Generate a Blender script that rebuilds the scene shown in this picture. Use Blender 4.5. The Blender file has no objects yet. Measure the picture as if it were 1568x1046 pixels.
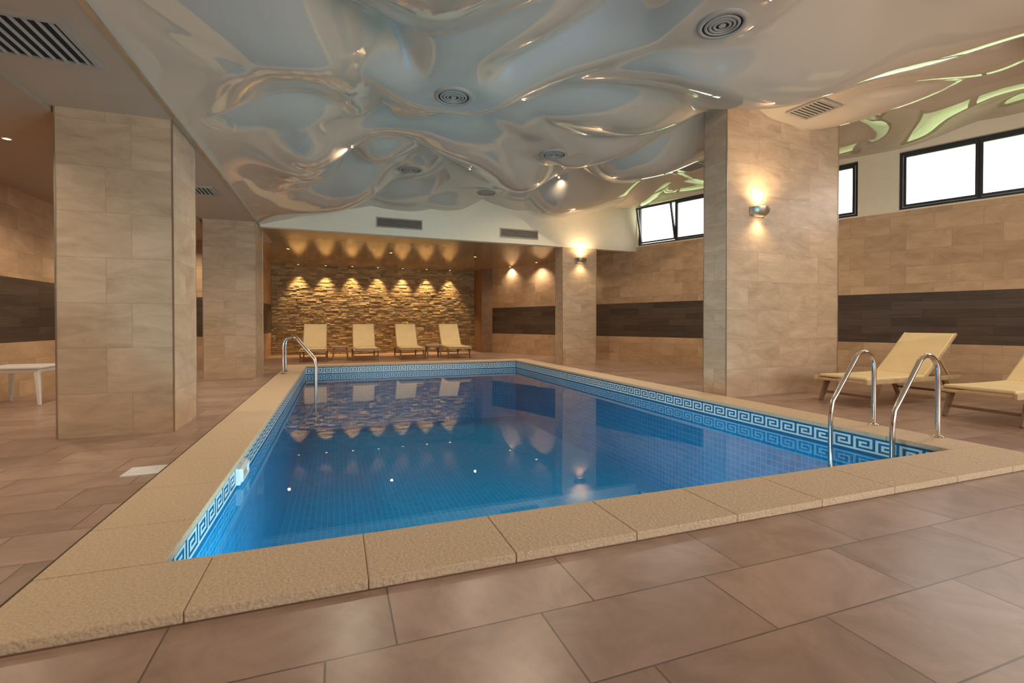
import bpy, bmesh, math, random
from mathutils import Vector, Matrix, noise
random.seed(7)
scene = bpy.context.scene
scene.view_settings.view_transform = 'Standard'

# ------------------------------------------------------------------ materials
def new_mat(name):
    m = bpy.data.materials.new(name); m.use_nodes = True
    nt = m.node_tree; b = nt.nodes['Principled BSDF']
    return m, nt, b
def plain(name, col, rough=.5, metal=0, ior=1.5, emit=None, es=0, var=.08, vs=6, bump=0, bs=60, bd=.01):
    m, nt, b = new_mat(name)
    b.inputs['Roughness'].default_value = rough
    b.inputs['Metallic'].default_value = metal
    b.inputs['IOR'].default_value = ior
    tc = nt.nodes.new('ShaderNodeTexCoord')
    n = nt.nodes.new('ShaderNodeTexNoise'); n.inputs['Scale'].default_value = vs; n.inputs['Detail'].default_value = 4
    nt.links.new(tc.outputs['Object'], n.inputs['Vector'])
    r = nt.nodes.new('ShaderNodeValToRGB')
    r.color_ramp.elements[0].position = .3; r.color_ramp.elements[1].position = .7
    r.color_ramp.elements[0].color = tuple(c*(1-var) for c in col)+(1,)
    r.color_ramp.elements[1].color = tuple(min(1, c*(1+var)) for c in col)+(1,)
    nt.links.new(n.outputs['Fac'], r.inputs['Fac'])
    nt.links.new(r.outputs['Color'], b.inputs['Base Color'])
    if bump:
        n2 = nt.nodes.new('ShaderNodeTexNoise'); n2.inputs['Scale'].default_value = bs; n2.inputs['Detail'].default_value = 3
        nt.links.new(tc.outputs['Object'], n2.inputs['Vector'])
        bp = nt.nodes.new('ShaderNodeBump'); bp.inputs['Strength'].default_value = bump; bp.inputs['Distance'].default_value = bd
        nt.links.new(n2.outputs['Fac'], bp.inputs['Height']); nt.links.new(bp.outputs['Normal'], b.inputs['Normal'])
    if emit:
        b.inputs['Emission Color'].default_value = emit+(1,); b.inputs['Emission Strength'].default_value = es
    return m
def tile(name, c1, c2, mortar, w, h, ms=.004, rough=.4, off=(50, 50), offset=.5, stain=.35, ns=1.6, stretch=(1, 1), bump=.3, ior=1.5, tint=(.97, .93)):
    m, nt, b = new_mat(name)
    N, L = nt.nodes, nt.links
    uv = N.new('ShaderNodeUVMap')
    mp = N.new('ShaderNodeMapping'); mp.inputs['Location'].default_value = (off[0], off[1], 0)
    L.new(uv.outputs[0], mp.inputs['Vector'])
    br = N.new('ShaderNodeTexBrick'); br.offset = offset
    br.inputs['Scale'].default_value = 1; br.inputs['Brick Width'].default_value = w; br.inputs['Row Height'].default_value = h
    br.inputs['Mortar Size'].default_value = ms; br.inputs['Mortar Smooth'].default_value = .1
    br.inputs['Color1'].default_value = c1+(1,); br.inputs['Color2'].default_value = c2+(1,); br.inputs['Mortar'].default_value = mortar+(1,)
    L.new(mp.outputs[0], br.inputs['Vector'])
    mp2 = N.new('ShaderNodeMapping'); mp2.inputs['Scale'].default_value = (stretch[0], stretch[1], 1)
    L.new(uv.outputs[0], mp2.inputs['Vector'])
    ad = N.new('ShaderNodeVectorMath'); ad.operation = 'MULTIPLY_ADD'; ad.inputs[1].default_value = (37, 21, 13)
    L.new(br.outputs['Color'], ad.inputs[0]); L.new(mp2.outputs[0], ad.inputs[2])
    n = N.new('ShaderNodeTexNoise'); n.inputs['Scale'].default_value = ns; n.inputs['Detail'].default_value = 8; n.inputs['Roughness'].default_value = .65
    n.inputs['Distortion'].default_value = .6
    L.new(ad.outputs[0], n.inputs['Vector'])
    rp = N.new('ShaderNodeValToRGB'); rp.color_ramp.elements[0].position = .32; rp.color_ramp.elements[1].position = .66
    k = 1-stain
    rp.color_ramp.elements[0].color = (k, k*tint[0], k*tint[1], 1); rp.color_ramp.elements[1].color = (1, 1, 1, 1)
    L.new(n.outputs['Fac'], rp.inputs['Fac'])
    mx = N.new('ShaderNodeMix'); mx.data_type = 'RGBA'; mx.blend_type = 'MULTIPLY'; mx.inputs['Factor'].default_value = 1
    L.new(br.outputs['Color'], mx.inputs['A']); L.new(rp.outputs['Color'], mx.inputs['B'])
    L.new(mx.outputs['Result'], b.inputs['Base Color'])
    b.inputs['Roughness'].default_value = rough; b.inputs['IOR'].default_value = ior
    bp = N.new('ShaderNodeBump'); bp.invert = True; bp.inputs['Strength'].default_value = bump; bp.inputs['Distance'].default_value = .004
    L.new(br.outputs['Fac'], bp.inputs['Height']); L.new(bp.outputs['Normal'], b.inputs['Normal'])
    return m

M = {}
M['floor'] = tile('floor_stoneware', (.52, .355, .275), (.40, .265, .20), (.19, .13, .10), .73, .365, ms=.0035, rough=.30, off=(50.19, 5.345+36.5), offset=.3, stain=.36, ns=3.0, bump=.6)
M['wall'] = tile('travertine_wall', (.70, .485, .30), (.56, .375, .225), (.40, .265, .16), .62, .31, ms=.002, rough=.35, stain=.28, ns=2.6, stretch=(.9, 1.8), offset=.37)
M['col'] = tile('travertine_column', (.72, .53, .365), (.63, .455, .305), (.46, .33, .22), .66, .42, ms=.002, rough=.33, stain=.32, ns=2.8, stretch=(.8, 2.4), offset=.3)
M['stripe'] = tile('dark_wood_tile', (.14, .098, .073), (.085, .06, .046), (.05, .036, .028), .9, .15, ms=.002, rough=.35, stain=.4, ns=3, stretch=(.5, 8))
M['basin'] = tile('pool_mosaic', (.001, .215, .44), (.003, .28, .52), (.08, .46, .68), .075, .075, ms=.004, rough=.3, offset=0, stain=.12, ns=.7, bump=.1)
M['keyblue'] = plain('key_blue', (.015, .17, .35), .25, var=.15, vs=40)
M['keywhite'] = plain('key_white', (.70, .86, .88), .25)
M['coping'] = plain('coping_sandstone', (.66, .495, .325), .7, var=.15, vs=95, bump=.9, bs=55, bd=.012)
M['joint'] = plain('coping_joint', (.28, .19, .11), .9)
M['paint'] = plain('cream_paint', (.88, .79, .60), .7, var=.02)
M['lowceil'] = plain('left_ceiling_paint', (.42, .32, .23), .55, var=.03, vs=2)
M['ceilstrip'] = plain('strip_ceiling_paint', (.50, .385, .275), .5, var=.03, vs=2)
M['backceil'] = plain('brown_gloss_ceiling', (.40, .27, .14), .10, ior=1.8, var=.03)
M['slab'] = plain('slab', (.4, .38, .35), .9)
M['frame'] = plain('charcoal_aluminium', (.03, .035, .045), .35)
M['chrome'] = plain('polished_steel', (.75, .68, .60), .15, metal=1, var=.02)
M['white'] = plain('white_plastic', (.80, .80, .78), .35, var=.02)
M['fabric'] = plain('cream_sling', (.86, .67, .36), .8, var=.05, vs=3, bump=.25, bs=250)
M['wood'] = plain('pale_wood', (.60, .42, .23), .5, var=.15, vs=9)
M['dwood'] = plain('brown_wood', (.24, .13, .065), .5, var=.15, vs=9)
M['ventgrey'] = plain('vent_grey', (.42, .36, .29), .45, var=.02)
M['dark'] = plain('dark_void', (.015, .013, .012), .8)
M['trim'] = plain('steel_corner_trim', (.6, .54, .44), .35, metal=1)
M['grass'] = plain('grass', (.30, .42, .17), .9, var=.35, vs=1.2)
M['bulb'] = plain('warm_bulb', (1, .9, .7), .5, emit=(1, .72, .38), es=14)
M['filllens'] = plain('pool_fill_lens', (.8, .9, 1), .3, emit=(.5, .85, 1), es=1)  # glowing lens of the added underwater fill lights
M['edgestrip'] = plain('dark_strip', (.09, .06, .04), .8)

m, nt, b = new_mat('split_face_stone'); N, L = nt.nodes, nt.links
g = N.new('ShaderNodeNewGeometry'); r = N.new('ShaderNodeValToRGB')
r.color_ramp.elements[0].color = (.27, .18, .085, 1); r.color_ramp.elements[1].color = (.52, .38, .20, 1)
e = r.color_ramp.elements.new(.5); e.color = (.40, .28, .14, 1)
L.new(g.outputs['Random Per Island'], r.inputs['Fac']); L.new(r.outputs['Color'], b.inputs['Base Color'])
b.inputs['Roughness'].default_value = .8
tc = N.new('ShaderNodeTexCoord'); n2 = N.new('ShaderNodeTexNoise'); n2.inputs['Scale'].default_value = 22; n2.inputs['Detail'].default_value = 6
L.new(tc.outputs['Object'], n2.inputs['Vector'])
bp = N.new('ShaderNodeBump'); bp.inputs['Strength'].default_value = .6; bp.inputs['Distance'].default_value = .02
L.new(n2.outputs['Fac'], bp.inputs['Height']); L.new(bp.outputs['Normal'], b.inputs['Normal'])
M['stone'] = m
m, nt, b = new_mat('lacquer_stretch_membrane')
b.inputs['Base Color'].default_value = (.60, .49, .37, 1); b.inputs['Roughness'].default_value = .025; b.inputs['IOR'].default_value = 2.0
M['membrane'] = m
m, nt, b = new_mat('pool_water'); N, L = nt.nodes, nt.links
N.remove(b); out = [x for x in N if x.type == 'OUTPUT_MATERIAL'][0]
tr = N.new('ShaderNodeBsdfTransparent'); tr.inputs['Color'].default_value = (.50, .88, .97, 1)
gl = N.new('ShaderNodeBsdfGlossy'); gl.inputs['Roughness'].default_value = .015; gl.inputs['Color'].default_value = (1, 1, 1, 1)
fr = N.new('ShaderNodeFresnel'); fr.inputs['IOR'].default_value = 1.33
mx = N.new('ShaderNodeMixShader'); tc = N.new('ShaderNodeTexCoord')
nz = N.new('ShaderNodeTexNoise'); nz.inputs['Scale'].default_value = 2.2; nz.inputs['Detail'].default_value = 2
bp = N.new('ShaderNodeBump'); bp.inputs['Strength'].default_value = .03; bp.inputs['Distance'].default_value = .02
L.new(tc.outputs['Object'], nz.inputs['Vector']); L.new(nz.outputs['Fac'], bp.inputs['Height'])
L.new(bp.outputs['Normal'], gl.inputs['Normal']); L.new(bp.outputs['Normal'], fr.inputs['Normal'])
L.new(fr.outputs[0], mx.inputs[0]); L.new(tr.outputs[0], mx.inputs[1]); L.new(gl.outputs[0], mx.inputs[2]); L.new(mx.outputs[0], out.inputs['Surface'])
M['water'] = m
m, nt, b = new_mat('window_glass'); N, L = nt.nodes, nt.links
N.remove(b); out = [x for x in N if x.type == 'OUTPUT_MATERIAL'][0]
tr = N.new('ShaderNodeBsdfTransparent'); gl = N.new('ShaderNodeBsdfGlossy'); gl.inputs['Roughness'].default_value = .02
fr = N.new('ShaderNodeFresnel'); fr.inputs['IOR'].default_value = 1.2; mx = N.new('ShaderNodeMixShader')
L.new(fr.outputs[0], mx.inputs[0]); L.new(tr.outputs[0], mx.inputs[1]); L.new(gl.outputs[0], mx.inputs[2]); L.new(mx.outputs[0], out.inputs['Surface'])
M['glass'] = m

# ------------------------------------------------------------------ builder
class B:
    def __init__(s): s.v = []; s.f = []; s.m = []; s.mats = []; s.sm = []
    def mi(s, k):
        if k not in s.mats: s.mats.append(k)
        return s.mats.index(k)
    def add(s, vs, fs, k, smooth=False):
        o = len(s.v); s.v += [tuple(v) for v in vs]; i = s.mi(k)
        for f in fs: s.f.append([a+o for a in f]); s.m.append(i); s.sm.append(smooth)
    def box(s, x0, y0, z0, x1, y1, z1, k, mat=None):
        vs = [Vector((x, y, z)) for z in (z0, z1) for x, y in ((x0, y0), (x1, y0), (x1, y1), (x0, y1))]
        if mat is not None: vs = [mat @ v for v in vs]
        s.add(vs, [(3, 2, 1, 0), (4, 5, 6, 7), (0, 1, 5, 4), (1, 2, 6, 5), (2, 3, 7, 6), (3, 0, 4, 7)], k)
    def prism(s, poly, z0, z1, k):
        n = len(poly)
        vs = [(x, y, z0) for x, y in poly]+[(x, y, z1) for x, y in poly]
        fs = [tuple(range(n-1, -1, -1)), tuple(range(n, 2*n))]+[(i, (i+1) % n, n+(i+1) % n, n+i) for i in range(n)]
        s.add(vs, fs, k)
    def beam(s, p0, p1, w, h, k, w2=None, h2=None, up=Vector((0, 0, 1))):
        p0 = Vector(p0); p1 = Vector(p1); d = (p1-p0).normalized()
        if abs(d.dot(up)) > .98: up = Vector((1, 0, 0))
        a = d.cross(up).normalized(); c = a.cross(d)
        w2 = w if w2 is None else w2; h2 = h if h2 is None else h2
        vs = []
        for p, ww, hh in ((p0, w, h), (p1, w2, h2)):
            for i, j in ((-1, -1), (1, -1), (1, 1), (-1, 1)): vs.append(p+a*i*ww/2+c*j*hh/2)
        s.add(vs, [(3, 2, 1, 0), (4, 5, 6, 7), (0, 1, 5, 4), (1, 2, 6, 5), (2, 3, 7, 6), (3, 0, 4, 7)], k)
    def tube(s, pts, r, k, seg=12):
        pts = [Vector(p) for p in pts]; n = len(pts); rings = []
        t = (pts[1]-pts[0]).normalized(); a = t.orthogonal().normalized()
        for i, p in enumerate(pts):
            t = (pts[min(i+1, n-1)]-pts[max(i-1, 0)]).normalized()
            a = (a-t*a.dot(t)).normalized(); c = t.cross(a)
            rings.append([p+(a*math.cos(q)+c*math.sin(q))*r for q in [2*math.pi*j/seg for j in range(seg)]])
        vs = [v for R in rings for v in R]; fs = []
        for i in range(n-1):
            for j in range(seg): fs.append((i*seg+j, i*seg+(j+1) % seg, (i+1)*seg+(j+1) % seg, (i+1)*seg+j))
        s.add(vs, fs, k, True)
        s.add(rings[0], [tuple(range(seg-1, -1, -1))], k); s.add(rings[-1], [tuple(range(seg))], k)
    def lathe(s, prof, k, seg=32, c=(0, 0, 0), smooth=True, a0=0, a1=2*math.pi):
        full = abs(a1-a0-2*math.pi) < 1e-4; ns = seg if full else seg+1; n = len(prof)
        vs = []
        for j in range(ns):
            q = a0+(a1-a0)*j/seg
            for r, z in prof: vs.append((c[0]+r*math.cos(q), c[1]+r*math.sin(q), c[2]+z))
        fs = []
        for j in range(seg):
            for i in range(n-1):
                j2 = (j+1) % ns; fs.append((j*n+i, j2*n+i, j2*n+i+1, j*n+i+1))
        s.add(vs, fs, k, smooth)
    def build(s, name, parent=None, loc=None, bevel=0, rot=0):
        me = bpy.data.meshes.new(name); me.from_pydata(s.v, [], s.f)
        for k in s.mats: me.materials.append(M[k])
        for p, i, sm in zip(me.polygons, s.m, s.sm): p.material_index = i; p.use_smooth = sm
        uvl = me.uv_layers.new(name='UVMap')
        for p in me.polygons:
            n = p.normal
            if abs(n.z) > .7: U = Vector((1, 0, 0)); V = Vector((0, 1, 0))
            else:
                U = Vector((-n.y, n.x, 0)).normalized(); V = Vector((0, 0, 1))
            for li in p.loop_indices:
                co = me.vertices[me.loops[li].vertex_index].co
                uvl.data[li].uv = (co.dot(U), co.dot(V))
        me.update()
        o = bpy.data.objects.new(name, me); scene.collection.objects.link(o)
        if loc is not None: o.location = loc
        o.rotation_euler[2] = rot
        if parent: o.parent = parent
        if bevel:
            md = o.modifiers.new('bev', 'BEVEL'); md.width = bevel; md.segments = 2; md.limit_method = 'ANGLE'
        return o
def empty(name, loc=(0, 0, 0), rot=0):
    o = bpy.data.objects.new(name, None); scene.collection.objects.link(o); o.location = loc; o.rotation_euler[2] = rot
    o.empty_display_size = .1
    return o
def lamp(kind, name, loc, energy, color, parent=None, aim=None, radius=.03, spot=90, blend=.6):
    d = bpy.data.lights.new(name, kind); d.energy = energy; d.color = color
    if kind != 'AREA': d.shadow_soft_size = radius
    if kind == 'SPOT': d.spot_size = math.radians(spot); d.spot_blend = blend
    o = bpy.data.objects.new(name, d); scene.collection.objects.link(o); o.location = loc
    if aim is not None: o.rotation_euler = Vector(aim).to_track_quat('-Z', 'Y').to_euler()
    if parent: o.parent = parent
    return o

# ------------------------------------------------------------------ layout constants
PX0, PX1, PY0, PY1 = -.71, 4.63, 2.38, 12.4
CW = .42; LX = -4.3; ZL = 3.01
YB = -3.0; YS = 17.6
def PW(y): return Vector((12.108-.411*y, y))
NW = Vector((.925, .380))
def bulkY(x): return 10.75+(x+1.45)*.0331
ye = YS+.25

# ------------------------------------------------------------------ floor
b = B()
hx0, hx1, hy0, hy1 = PX0-.2, PX1+.2, PY0-.2, PY1+.2
def wx(y): return PW(y).x+.2
b.box(LX-.2, hy0, -.1, hx0, hy1, 0, 'floor')
b.prism([(LX-.2, YB-.2), (wx(YB-.2), YB-.2), (wx(hy0), hy0), (LX-.2, hy0)], -.1, 0, 'floor')
b.prism([(hx1, hy0), (wx(hy0), hy0), (wx(hy1), hy1), (hx1, hy1)], -.1, 0, 'floor')
b.prism([(LX-.2, hy1), (wx(hy1), hy1), (wx(YS+.3), YS+.3), (LX-.2, YS+.3)], -.1, 0, 'floor')
b.build('floor')

# ------------------------------------------------------------------ pool
pool = empty('swimming_pool', (0, 0, 0))
b = B(); D = -1.5
b.box(hx0, hy0, D-.1, hx1, hy1, D, 'basin')
b.box(hx0, hy0, D, PX0, hy1, -.001, 'basin'); b.box(PX1, hy0, D, hx1, hy1, -.001, 'basin')
b.box(PX0, hy0, D, PX1, PY0, -.001, 'basin'); b.box(PX0, PY1, D, PX1, hy1, -.001, 'basin')
for i in range(3): b.box(PX1-1.3, PY0, D, PX1, PY0+.35*(3-i), D+.33*(i+1), 'basin')
b.build('basin', pool)
b = B()
pat = ["XXXXXXX.", "X.....X.", "X.XXX.X.", "X.X...X.", "X.XXXXX.", "X.......", "XXXXXXXX"]
def band(p0, p1, nrm):
    p0 = Vector(p0); p1 = Vector(p1); Ln = (p1-p0).length; d = (p1-p0)/Ln; n = Vector(nrm)
    zt, zb = -.002, -.19
    def q(u0, u1, z0, z1, off, k):
        o = n*off
        vs = [(*(p0+d*u0+o), z0), (*(p0+d*u1+o), z0), (*(p0+d*u1+o), z1), (*(p0+d*u0+o), z1)]
        b.add(vs, [(0, 1, 2, 3)], k)
    q(0, Ln, zb, zt, .003, 'keyblue')
    nu = round(Ln/.2); cu = Ln/nu/8; cz = .018; top = -.022
    for k in range(nu):
        for ri, row in enumerate(pat):
            c = 0
            while c < 8:
                if row[c] == 'X':
                    e = c
                    while e < 8 and row[e] == 'X': e += 1
                    q((k*8+c)*cu, (k*8+e)*cu, top-(ri+1)*cz, top-ri*cz, .005, 'keywhite'); c = e
                else: c += 1
band((PX0, PY0), (PX0, PY1), (1, 0)); band((PX0, PY1), (PX1, PY1), (0, -1)); band((PX1, PY1), (PX1, PY0), (-1, 0)); band((PX1, PY0), (PX0, PY0), (0, 1))
b.build('greek_key_band', pool)
b = B(); b.add([(PX0, PY0, -.165), (PX1, PY0, -.165), (PX1, PY1, -.165), (PX0, PY1, -.165)], [(0, 1, 2, 3)], 'water'); b.build('water', pool)
b = B(); g = .0015
def row(a0, a1, start, fixed, axis):
    xs = [a0]; x = start
    while x < a1-.15:
        if x > a0+.15: xs.append(x)
        x += .622
    xs.append(a1)
    for u0, u1 in zip(xs[:-1], xs[1:]):
        if axis == 'x': b.box(u0+g, fixed[0], 0, u1-g, fixed[1], .042, 'coping')
        else: b.box(fixed[0], u0+g, 0, fixed[1], u1-g, .042, 'coping')
ov = .02
row(PX0-CW, PX1+CW, -.51, (PY0-CW, PY0+ov), 'x'); row(PX0-CW, PX1+CW, -.51, (PY1-ov, PY1+CW), 'x')
row(PY0+ov+g, PY1-ov-g, PY0+.5, (PX0-CW, PX0+ov), 'y'); row(PY0+ov+g, PY1-ov-g, PY0+.5, (PX1-ov, PX1+CW), 'y')
b.build('coping', pool, bevel=.005)
b = B()
b.box(PX0-CW+.01, PY0-CW+.01, 0, PX1+CW-.01, PY0, .039, 'joint'); b.box(PX0-CW+.01, PY1, 0, PX1+CW-.01, PY1+CW-.01, .039, 'joint')
b.box(PX0-CW+.01, PY0, 0, PX0, PY1, .039, 'joint'); b.box(PX1, PY0, 0, PX1+CW-.01, PY1, .039, 'joint')
b.build('coping_joint', pool)
b = B(); b.box(PX0-CW-.05, PY0-CW, .0005, PX0-CW-.001, PY1+CW, .003, 'edgestrip'); b.build('coping_edge_strip', pool)  # narrow dark strip on the floor along the left coping
b = B(); b.box(PX0, 4.02, -.15, PX0+.03, 4.34, -.03, 'white'); b.box(PX0+.03, 4.05, -.135, PX0+.045, 4.31, -.12, 'white')
b.box(PX0+.03, 4.05, -.055, PX0+.045, 4.31, -.04, 'white'); b.box(PX0+.03, 4.05, -.12, PX0+.045, 4.07, -.055, 'white'); b.box(PX0+.03, 4.29, -.12, PX0+.045, 4.31, -.055, 'white')
b.box(PX0+.03, 4.07, -.12, PX0+.033, 4.29, -.055, 'ventgrey')
b.build('skimmer', pool)
def pool_fill_light(x, y, z, aim, e):  # unseen fixture added below the waterline to brighten the water
    b = B(); b.lathe([(.13, 0), (.13, .02), (.11, .025)], 'white', seg=24); b.lathe([(.11, .02), (0, .02)], 'filllens', seg=24)
    o = b.build('underwater_fill_light', pool, loc=(x, y, z)); o.rotation_euler = Vector(aim).to_track_quat('Z', 'Y').to_euler()
    d = bpy.data.lights.new('underwater_fill_lamp', 'AREA'); d.shape = 'DISK'; d.size = .22; d.energy = e; d.color = (.75, .93, 1)
    l = bpy.data.objects.new('underwater_fill_lamp', d); scene.collection.objects.link(l); l.parent = o; l.location = (0, 0, .035); l.rotation_euler = (math.pi, 0, 0)
for x in (.3, 1.7, 3.1): pool_fill_light(x, PY0+.001, -.6, (0, 1, 0), 40)
b = B(); b.box(-1.40, 3.98, 0, -1.18, 4.20, .006, 'white'); b.lathe([(.07, .006), (.075, .009), (.085, .009), (.09, .006)], 'white', c=(-1.29, 4.09, 0)); b.build('floor_access_lid')

def ladder(name, xd, xp, ys, sgn):
    b = B()
    for y in ys:
        pts = [(xd, y, 0.0), (xd, y, .55)]
        cx = xd+sgn*.15
        for i in range(1, 13):
            a = math.pi-(math.pi*.82)*i/12
            pts.append((cx+sgn*.15*math.cos(a), y, .60+.17*math.sin(a)))
        last = pts[-1]
        for t in (.25, .5, .75, .92): pts.append((last[0]+(xp-last[0])*t, y, last[2]+(.28-last[2])*t))
        pts += [(xp, y, .18), (xp, y, 0), (xp, y, -1.05)]
        b.tube(pts, .021, 'chrome')
        b.lathe([(.021, .02), (.045, .012), (.05, 0)], 'chrome', c=(xd, y, .042), seg=20)
    for z in (-.3, -.55, -.8, -1.02): b.box(xp-.04, ys[0], z-.012, xp+.04, ys[1], z+.012, 'chrome')
    b.build(name)
ladder('pool_ladder', 5.0, 4.40, (2.70, 3.24), -1)
ladder('pool_ladder', -1.02, -.42, (10.55, 11.1), 1)

# ------------------------------------------------------------------ walls
def seg(b, y0, y1, z0, z1, k, t0=0, t1=.25):
    a, c = PW(y0), PW(y1)
    pts = [a+NW*t0, a+NW*t1, c+NW*t1, c+NW*t0]
    b.prism([(p.x, p.y) for p in pts], z0, z1, k)
b = B()
seg(b, YB, ye, 0, .69, 'wall'); seg(b, YB, ye, .69, 1.605, 'stripe'); seg(b, YB, ye, 1.605, 3.10, 'wall')
wins = [(-2.2, .2), (1.13, 5.877), (6.455, 8.35), (9.0, 11.0)]  # first window lies out of view, added to let in more light
zb, zt = 3.13, 4.19
seg(b, YB, ye, 3.10, zb, 'paint', .01); seg(b, YB, ye, zt, 4.7, 'paint', .01)
prev = YB
for w in wins:
    seg(b, prev, w[0], zb, zt, 'paint', .01); prev = w[1]
seg(b, prev, ye, zb, zt, 'paint', .01)
b.build('wall_right')
def wmat(y, z, t):
    p = PW(y)+NW*t; d = (PW(y+1)-PW(y)).normalized()
    return Matrix(((d.x, NW.x, 0, p.x), (d.y, NW.y, 0, p.y), (0, 0, 1, z), (0, 0, 0, 1)))
sc = (PW(1)-PW(0)).length
def sash(b, m, w, h, fw=.05, th=.05):
    b.box(0, 0, 0, w, th, fw, 'frame', m); b.box(0, 0, h-fw, w, th, h, 'frame', m)
    b.box(0, 0, fw, fw, th, h-fw, 'frame', m); b.box(w-fw, 0, fw, w, th, h-fw, 'frame', m)
    b.box(fw, th*.4, fw, w-fw, th*.5, h-fw, 'glass', m)
def portal(loc, aim, sx, sy):
    d = bpy.data.lights.new('window_portal', 'AREA'); d.shape = 'RECTANGLE'; d.size = sx; d.size_y = sy; d.cycles.is_portal = True
    o = bpy.data.objects.new('window_portal', d); scene.collection.objects.link(o)
    o.location = loc; o.rotation_euler = Vector(aim).to_track_quat('-Z', 'Z').to_euler()
panes = [2, 5, 2, 2]
for wi, (w, np_) in enumerate(zip(wins, panes)):
    b = B(); Wd = (w[1]-w[0])*sc; m = wmat(w[0], zb, .08); H = zt-zb
    b.box(0, 0, 0, Wd, .07, .05, 'frame', m); b.box(0, 0, H-.05, Wd, .07, H, 'frame', m)
    b.box(0, 0, .05, .05, .07, H-.05, 'frame', m); b.box(Wd-.05, 0, .05, Wd, .07, H-.05, 'frame', m)
    pw = (Wd-.1)/np_
    for i in range(np_):
        if i: b.box(.05+i*pw-.03, 0, .05, .05+i*pw+.03, .07, H-.05, 'frame', m)
        mm = m @ Matrix.Translation((.05+i*pw+.005, -.015, .055))
        if wi == 3 and i == 1: mm = mm @ Matrix.Rotation(math.radians(14), 4, 'X')
        sash(b, mm, pw-.01, H-.11, .045)
    b.build('window_%d' % (wi+1))
    c = PW((w[0]+w[1])/2)+NW*.22
    portal((c.x, c.y, (zb+zt)/2), (-NW.x, -NW.y, 0), Wd, H)

b = B()
for z0, z1, k in ((0, .78, 'wall'), (.78, 1.70, 'stripe'), (1.70, 3.3, 'wall')):
    b.box(LX-.2, YB, z0, LX, 13.0, z1, k)
b.build('wall_left')
b = B()
for z0, z1, k in ((0, .74, 'wall'), (.74, 1.66, 'stripe'), (1.66, 3.3, 'wall')):
    b.box(LX-.2, 13.0, z0, -2.05, 13.2, z1, k); b.box(-2.25, 13.2, z0, -2.05, YS, z1, k)
b.build('wall_left_return')
gx0, gx1, gz0, gz1 = .6, 9.6, .45, 2.65
b = B(); xe = wx(YB)
b.box(LX-.2, YB-.2, 0, xe, YB, gz0, 'wall'); b.box(LX-.2, YB-.2, gz1, xe, YB, 4.7, 'paint')
b.box(LX-.2, YB-.2, gz0, gx0, YB, gz1, 'wall'); b.box(gx1, YB-.2, gz0, xe, YB, gz1, 'wall'); b.build('wall_front')
b = B(); n = 6; pw = (gx1-gx0)/n
for i in range(n): sash(b, Matrix.Translation((gx0+i*pw, YB-.12, gz0)), pw, gz1-gz0, .05)
b.build('window_5'); portal(((gx0+gx1)/2, YB-.18, (gz0+gz1)/2), (0, 1, 0), gx1-gx0, gz1-gz0)  # unseen glazing behind the camera, added as fill light

# stone feature wall
b = B(); b.box(-2.25, YS, 0, 5.4, YS+.2, 3.3, 'stone')
z = 0
while z < 2.98:
    h = random.choice((.035, .05, .06, .08)); h = min(h, 3.0-z); x = -2.05-random.random()*.1
    while x < 4.95:
        w = random.uniform(.09, .32); dpt = random.uniform(.012, .034)
        x0 = max(x, -2.04); x1 = min(x+w, 4.95)
        if x1-x0 > .03:
            j = [random.uniform(-.006, .006) for _ in range(4)]
            vs = [(x0+.002, YS, z+.001), (x1-.002, YS, z+.001), (x1-.002, YS, z+h-.001), (x0+.002, YS, z+h-.001),
                  (x0+.006, YS-dpt+j[0], z+.005), (x1-.006, YS-dpt+j[1], z+.005), (x1-.006, YS-dpt+j[2], z+h-.005), (x0+.006, YS-dpt+j[3], z+h-.005)]
            b.add(vs, [(4, 5, 6, 7), (0, 1, 5, 4), (1, 2, 6, 5), (2, 3, 7, 6), (3, 0, 4, 7)], 'stone')
        x += w
    z += h
b.build('wall_back')
b = B(); b.box(4.88, 16.6, 0, 5.42, YS, 3.0, 'dwood'); b.build('wall_back_pilaster', bevel=.01)

# ------------------------------------------------------------------ columns
def column(name, poly, z1):
    b = B(); b.prism(poly, 0, z1, 'col')
    for x, y in poly: b.box(x-.006, y-.006, 0, x+.006, y+.006, z1, 'trim')
    b.build(name)
def rect(x0, y0, x1, y1): return [(x0, y0), (x1, y0), (x1, y1), (x0, y1)]
column('column', rect(-2.39, 5.49, -1.49, 6.27), ZL)
column('column', rect(-2.36, 10.42, -1.47, 11.3), ZL)
column('column', [(5.12, 5.29), (7.55, 5.46), (7.52, 5.87), (5.09, 5.70)], 4.45)
column('column', rect(5.36, 10.99, 6.33, 11.4), 3.0)

# ------------------------------------------------------------------ ceilings
def sm(t): t = max(0, min(1, t)); return t*t*(3-2*t)
def raw(x, y):
    base = 3.02+1.45*(1-math.exp(-(x+1.45)/5))
    e = sm((x+1.45)/1.9)
    dw = (12.108-.411*y-x)*.925
    w = sm((dw+.05)/1.25)
    wx_ = x+.9*noise.noise((x*.42, y*.42, 9.3)); wy = y+.9*noise.noise((x*.42, y*.42, 4.1))
    n1 = noise.noise((wx_*.30+1.7, wy*.30+.4, 0.5)); n2 = noise.noise((wx_*.46+5.2, wy*.46+2.2, 3.3)); n3 = noise.noise((wx_*.38+11, wy*.38, 7.7))
    cre = (n2*n2+.0006)**.42-.24; cre2 = (n3*n3+.0006)**.42-.22
    return base+.02*e+e*(.25+.75*w)*(.36*n1-.80*cre-.64*cre2)
rvents = [(1.21, 5.2), (3.26, 7.0), (1.28, 8.94), (3.1, 10.15), (3.2, 3.37)]
svents = [(6.34, 4.95), (6.3, 7.4)]
vz = {v: raw(*v) for v in rvents+svents}
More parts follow.
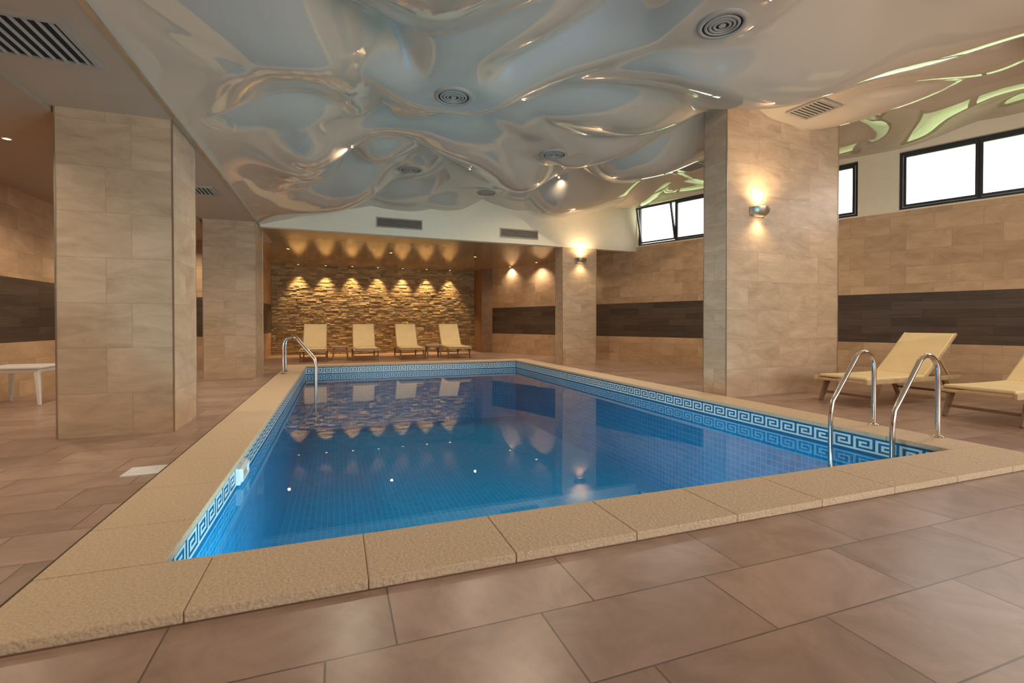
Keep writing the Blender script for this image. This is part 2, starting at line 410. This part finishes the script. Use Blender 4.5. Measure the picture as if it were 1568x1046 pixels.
def cz(x, y):
    z = raw(x, y)
    for v in rvents+svents:
        d = math.hypot(x-v[0], y-v[1])
        w = 1-sm((d-.22)/.5)
        if w > 0: z = z*(1-w)+vz[v]*w
    return z
b = B(); NX, NY = 320, 360; vs = []
for j in range(NY+1):
    y = YB+(11.15-YB)*j/NY; xe = PW(y).x+.05
    for i in range(NX+1):
        x = -1.45+(xe+1.45)*i/NX; vs.append((x, y, min(cz(x, y), 4.66)))
fs = [(j*(NX+1)+i, (j+1)*(NX+1)+i, (j+1)*(NX+1)+i+1, j*(NX+1)+i+1) for j in range(NY) for i in range(NX)]
b.add(vs, fs, 'membrane', True); b.build('ceiling_stretch_membrane')
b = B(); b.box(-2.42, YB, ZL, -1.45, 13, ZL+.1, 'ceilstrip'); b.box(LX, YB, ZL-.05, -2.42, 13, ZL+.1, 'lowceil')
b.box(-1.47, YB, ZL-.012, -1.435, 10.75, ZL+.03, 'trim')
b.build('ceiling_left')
b = B(); b.prism([(LX-.2, YB-.2), (wx(YB-.2), YB-.2), (wx(YS+.3), YS+.3), (LX-.2, YS+.3)], 4.7, 4.8, 'slab'); b.build('ceiling')
xr = 7.75
b = B(); b.prism([(-1.45, bulkY(-1.45)), (xr, bulkY(xr)), (5.2, YS+.1), (-2.2, YS+.1), (-2.2, 13), (-1.45, 13)], 3.0, 3.06, 'backceil')
b.build('ceiling_back')
b = B(); b.prism([(-1.45, bulkY(-1.45)-.02), (xr, bulkY(xr)-.02), (xr, bulkY(xr)+.15), (-1.45, bulkY(-1.45)+.15)], 2.985, 4.6, 'paint'); b.build('ceiling_bulkhead')

for v in rvents:
    b = B()
    b.lathe([(.215, .03), (.215, 0), (.17, -.012), (.165, .01)], 'ventgrey')
    for r in (.135, .10, .065): b.lathe([(r+.018, .012), (r+.014, -.006), (r-.008, -.014), (r-.012, .008)], 'ventgrey')
    b.lathe([(.03, -.012), (.0, -.014)], 'ventgrey'); b.lathe([(.035, .01), (.03, -.012)], 'ventgrey')
    b.lathe([(.2, -.002), (0, -.002)], 'dark')
    b.build('round_air_diffuser', loc=(v[0], v[1], vz[v]-.012))
def sqvent(loc, s=.5, rot=0):
    b = B(); h = s/2; f = .035
    b.box(-h, -h, -.015, h, -h+f, .01, 'ventgrey'); b.box(-h, h-f, -.015, h, h, .01, 'ventgrey')
    b.box(-h, -h+f, -.015, -h+f, h-f, .01, 'ventgrey'); b.box(h-f, -h+f, -.015, h, h-f, .01, 'ventgrey')
    b.box(-h+f, -h+f, .003, h-f, h-f, .008, 'dark')
    n = 8
    for i in range(n):
        y = -h+f+(i+.5)*(s-2*f)/n
        b.beam((-h+f, y, -.006), (h-f, y, -.006), .022, .004, 'ventgrey', up=Vector((0, .5, .8)))
    b.build('square_air_diffuser', loc=loc, rot=rot)
sqvent((-1.98, 4.22, ZL-.01), .62, math.pi/2); sqvent((-1.92, 8.2, ZL-.01), .5, math.pi/2)
for v in svents: sqvent((v[0], v[1], vz[v]-.012), .5, math.radians(8))
for x, zc in ((1.30, 3.25), (4.16, 3.225)):
    b = B(); w = 1.0; h = .22
    b.box(-w/2, -.02, -h/2, w/2, 0, -h/2+.02, 'ventgrey'); b.box(-w/2, -.02, h/2-.02, w/2, 0, h/2, 'ventgrey')
    b.box(-w/2, -.02, -h/2+.02, -w/2+.02, 0, h/2-.02, 'ventgrey'); b.box(w/2-.02, -.02, -h/2+.02, w/2, 0, h/2-.02, 'ventgrey')
    b.box(-w/2+.02, -.004, -h/2+.02, w/2-.02, -.001, h/2-.02, 'dark')
    for i in range(7):
        z = -h/2+.03+i*(h-.06)/6; b.box(-w/2+.02, -.018, z-.004, w/2-.02, -.006, z+.006, 'ventgrey')
    b.build('bulkhead_air_grille', loc=(x, bulkY(x)-.021, zc), rot=.0331)

# ------------------------------------------------------------------ downlights
def downlight(x, y, z, energy, spot=120, aim=(0, 0, -1), col=(1, .82, .60), blend=.8, s=1):
    b = B(); b.lathe([(.055*s, .0), (.05*s, -.008), (.036*s, -.008), (.034*s, 0)], 'trim', seg=20); b.lathe([(.034*s, -.003), (0, -.003)], 'bulb', seg=16)
    o = b.build('recessed_downlight', loc=(x, y, z))
    lamp('SPOT', 'spot_lamp', (0, 0, -.03), energy, col, o, aim, .035*s, spot, blend)
for i in range(7):
    downlight(-1.21+i*.85, YS-.25, 3.0, 230, 66, (0, .0, -1), (1, .68, .33), .6)
for y in (.6, 2.7, 4.7, 6.46, 8.2, 10.4, 12.2): downlight(-3.2, y, ZL-.05, 72, 150)
for x, y in ((5.6, 15.6), (6.0, 14.2), (6.55, 12.8)): downlight(x, y, 3.0, 60, 130)
for x, y in ((-1.2, 13.8), (1.4, 13.6), (3.8, 13.6)): downlight(x, y, 3.0, 95, 150)
for x, y in ((2.2, 5.6), (2.2, 8.2), (.2, 7.0), (4.4, 9.2), (7.6, 3.2), (7.1, 7.6)):  # membrane spots added to carry light over the pool and farther back
    downlight(x, y, cz(x, y)-.01, 145, 165, col=(1, .84, .64), blend=1, s=.5)

# sconces
def sconce(x, y, z, rot=0):
    b = B()
    b.lathe([(.17, .055), (.155, -.02), (.10, -.07), (.085, -.07), (.14, -.02), (.155, .055), (.17, .055)], 'trim', seg=24, a0=math.pi, a1=2*math.pi)
    b.box(-.16, -.012, -.07, .16, 0, .055, 'trim')
    b.box(-.05, -.09, -.02, .05, -.02, .02, 'bulb')
    o = b.build('wall_sconce', loc=(x, y, z), rot=rot)
    lamp('SPOT', 'uplight', (0, -.15, .05), 62, (1, .72, .42), o, (0, -.2, 1), .05, 165, .9)
    lamp('SPOT', 'downlight', (0, -.10, -.08), 14, (1, .72, .42), o, (0, 0, -1), .04, 130, .8)
sconce(5.72, 5.328, 2.66, .07); sconce(5.86, 10.985, 2.66)

# ------------------------------------------------------------------ loungers
def lounger(loc, rot, ang=40):
    root = empty('sun_lounger', loc, rot)
    W = .33; a = math.radians(ang); hx = 1.18; L_ = .85
    b = B()
    def panel(p0, p1, sag, th=.035, n=10):
        p0 = Vector(p0); p1 = Vector(p1); d = (p1-p0).normalized(); up = Vector((-d.z, 0, d.x))
        vs = []
        for i in range(n+1):
            t = i/n; p = p0.lerp(p1, t)-up*sag*math.sin(math.pi*t)
            for s_, o in ((-1, 0), (1, 0), (1, th), (-1, th)): vs.append((p.x+up.x*o, s_*(W-.02), p.z+up.z*o))
        fs = [(0, 1, 2, 3), (4*n+3, 4*n+2, 4*n+1, 4*n)]
        for i in range(n):
            for k in range(4): fs.append((4*i+(k+1) % 4, 4*i+k, 4*i+4+k, 4*i+4+(k+1) % 4))
        b.add(vs, fs, 'fabric')
    panel((.02, 0, .335), (hx, 0, .335), .008)
    bt = Vector((hx+L_*math.cos(a), 0, .345+L_*math.sin(a)))
    panel((hx+.01, 0, .345), bt, .015)
    b.build('sling', root, bevel=.012)
    b = B()
    for s_ in (-1, 1):
        y = s_*W
        b.beam((-.03, y, .315), (1.9, y, .315), .035, .06, 'wood')
        b.beam((hx, y*.93, .335), (bt.x+.02, y*.93, bt.z+.015), .03, .035, 'wood')
        b.beam((.22, y, .31), (.08, y, 0), .035, .09, 'dwood', .03, .055)
        b.beam((1.55, y, .31), (1.72, y, 0), .035, .09, 'dwood', .03, .055)
        b.beam((hx+.45*math.cos(a), y*.8, .335+.45*math.sin(a)), (hx+.62, y*.8, .31), .02, .03, 'wood')
    for x in (0, .45, .9, 1.88): b.beam((x, -W, .305), (x, W, .305), .05, .03, 'wood')
    b.beam((bt.x, -W*.93, bt.z), (bt.x, W*.93, bt.z), .03, .03, 'wood')
    b.beam((.13, -W, .12), (.13, W, .12), .03, .03, 'dwood'); b.beam((1.66, -W, .12), (1.66, W, .12), .03, .03, 'dwood')
    b.build('frame', root, bevel=.005)
lounger((6.16, 4.40, 0), math.radians(1)); lounger((6.38, 3.10, 0), math.radians(-1))
for x in (-.62, .76, 2.05, 3.45): lounger((x, 14.0, 0), math.radians(90), 52)
def side_table(name, x, y, s, h, k='wood', k2='wood'):
    b = B(); q = s/2
    b.box(-q, -q, h-.03, q, q, h, k)
    b.box(-q+.03, -q+.03, h-.08, q-.03, -q+.05, h-.03, k); b.box(-q+.03, q-.05, h-.08, q-.03, q-.03, h-.03, k)
    b.box(-q+.03, -q+.05, h-.08, -q+.05, q-.05, h-.03, k); b.box(q-.05, -q+.05, h-.08, q-.03, q-.05, h-.03, k)
    for i in (-1, 1):
        for j in (-1, 1): b.beam((i*(q-.06), j*(q-.06), h-.03), (i*(q-.015), j*(q-.015), 0), .06, .06, k2, .035, .035)
    b.build(name, loc=(x, y, 0), bevel=.012)
side_table('wooden_side_table', .08, 14.7, .45, .40, 'wood', 'dwood'); side_table('wooden_side_table', 2.76, 14.7, .45, .40, 'wood', 'dwood')
side_table('white_plastic_table', -3.86, 8.1, .6, .50, 'white', 'white')

# ------------------------------------------------------------------ outside
b = B(); p = PW(-12)+NW*.4; q = PW(24)+NW*.4
b.add([(p.x, p.y, 2.7), (p.x+NW.x*40, p.y+NW.y*40, 3.4), (q.x+NW.x*40, q.y+NW.y*40, 3.4), (q.x, q.y, 2.7)], [(0, 1, 2, 3)], 'grass'); b.build('lawn')

w = bpy.data.worlds.new('overcast_sky'); scene.world = w; w.use_nodes = True
nt = w.node_tree; N, L = nt.nodes, nt.links; bg = N['Background']
tc = N.new('ShaderNodeTexCoord'); sp = N.new('ShaderNodeSeparateXYZ'); rp = N.new('ShaderNodeValToRGB')
rp.color_ramp.elements[0].position = 0; rp.color_ramp.elements[0].color = (1, .96, .91, 1)
rp.color_ramp.elements[1].position = .8; rp.color_ramp.elements[1].color = (.95, .95, .95, 1)
L.new(tc.outputs['Generated'], sp.inputs[0]); L.new(sp.outputs['Z'], rp.inputs['Fac']); L.new(rp.outputs['Color'], bg.inputs['Color'])
bg.inputs['Strength'].default_value = 5.6

# ------------------------------------------------------------------ camera
cd = bpy.data.cameras.new('camera'); cd.sensor_width = 36; cd.lens = 36*735/1568; cd.shift_y = -20/1568; cd.clip_start = .05
co = bpy.data.objects.new('camera', cd); scene.collection.objects.link(co)
co.location = (0, 0, 1.05); co.rotation_euler = (math.radians(90-.6), 0, math.radians(-20))
scene.camera = co
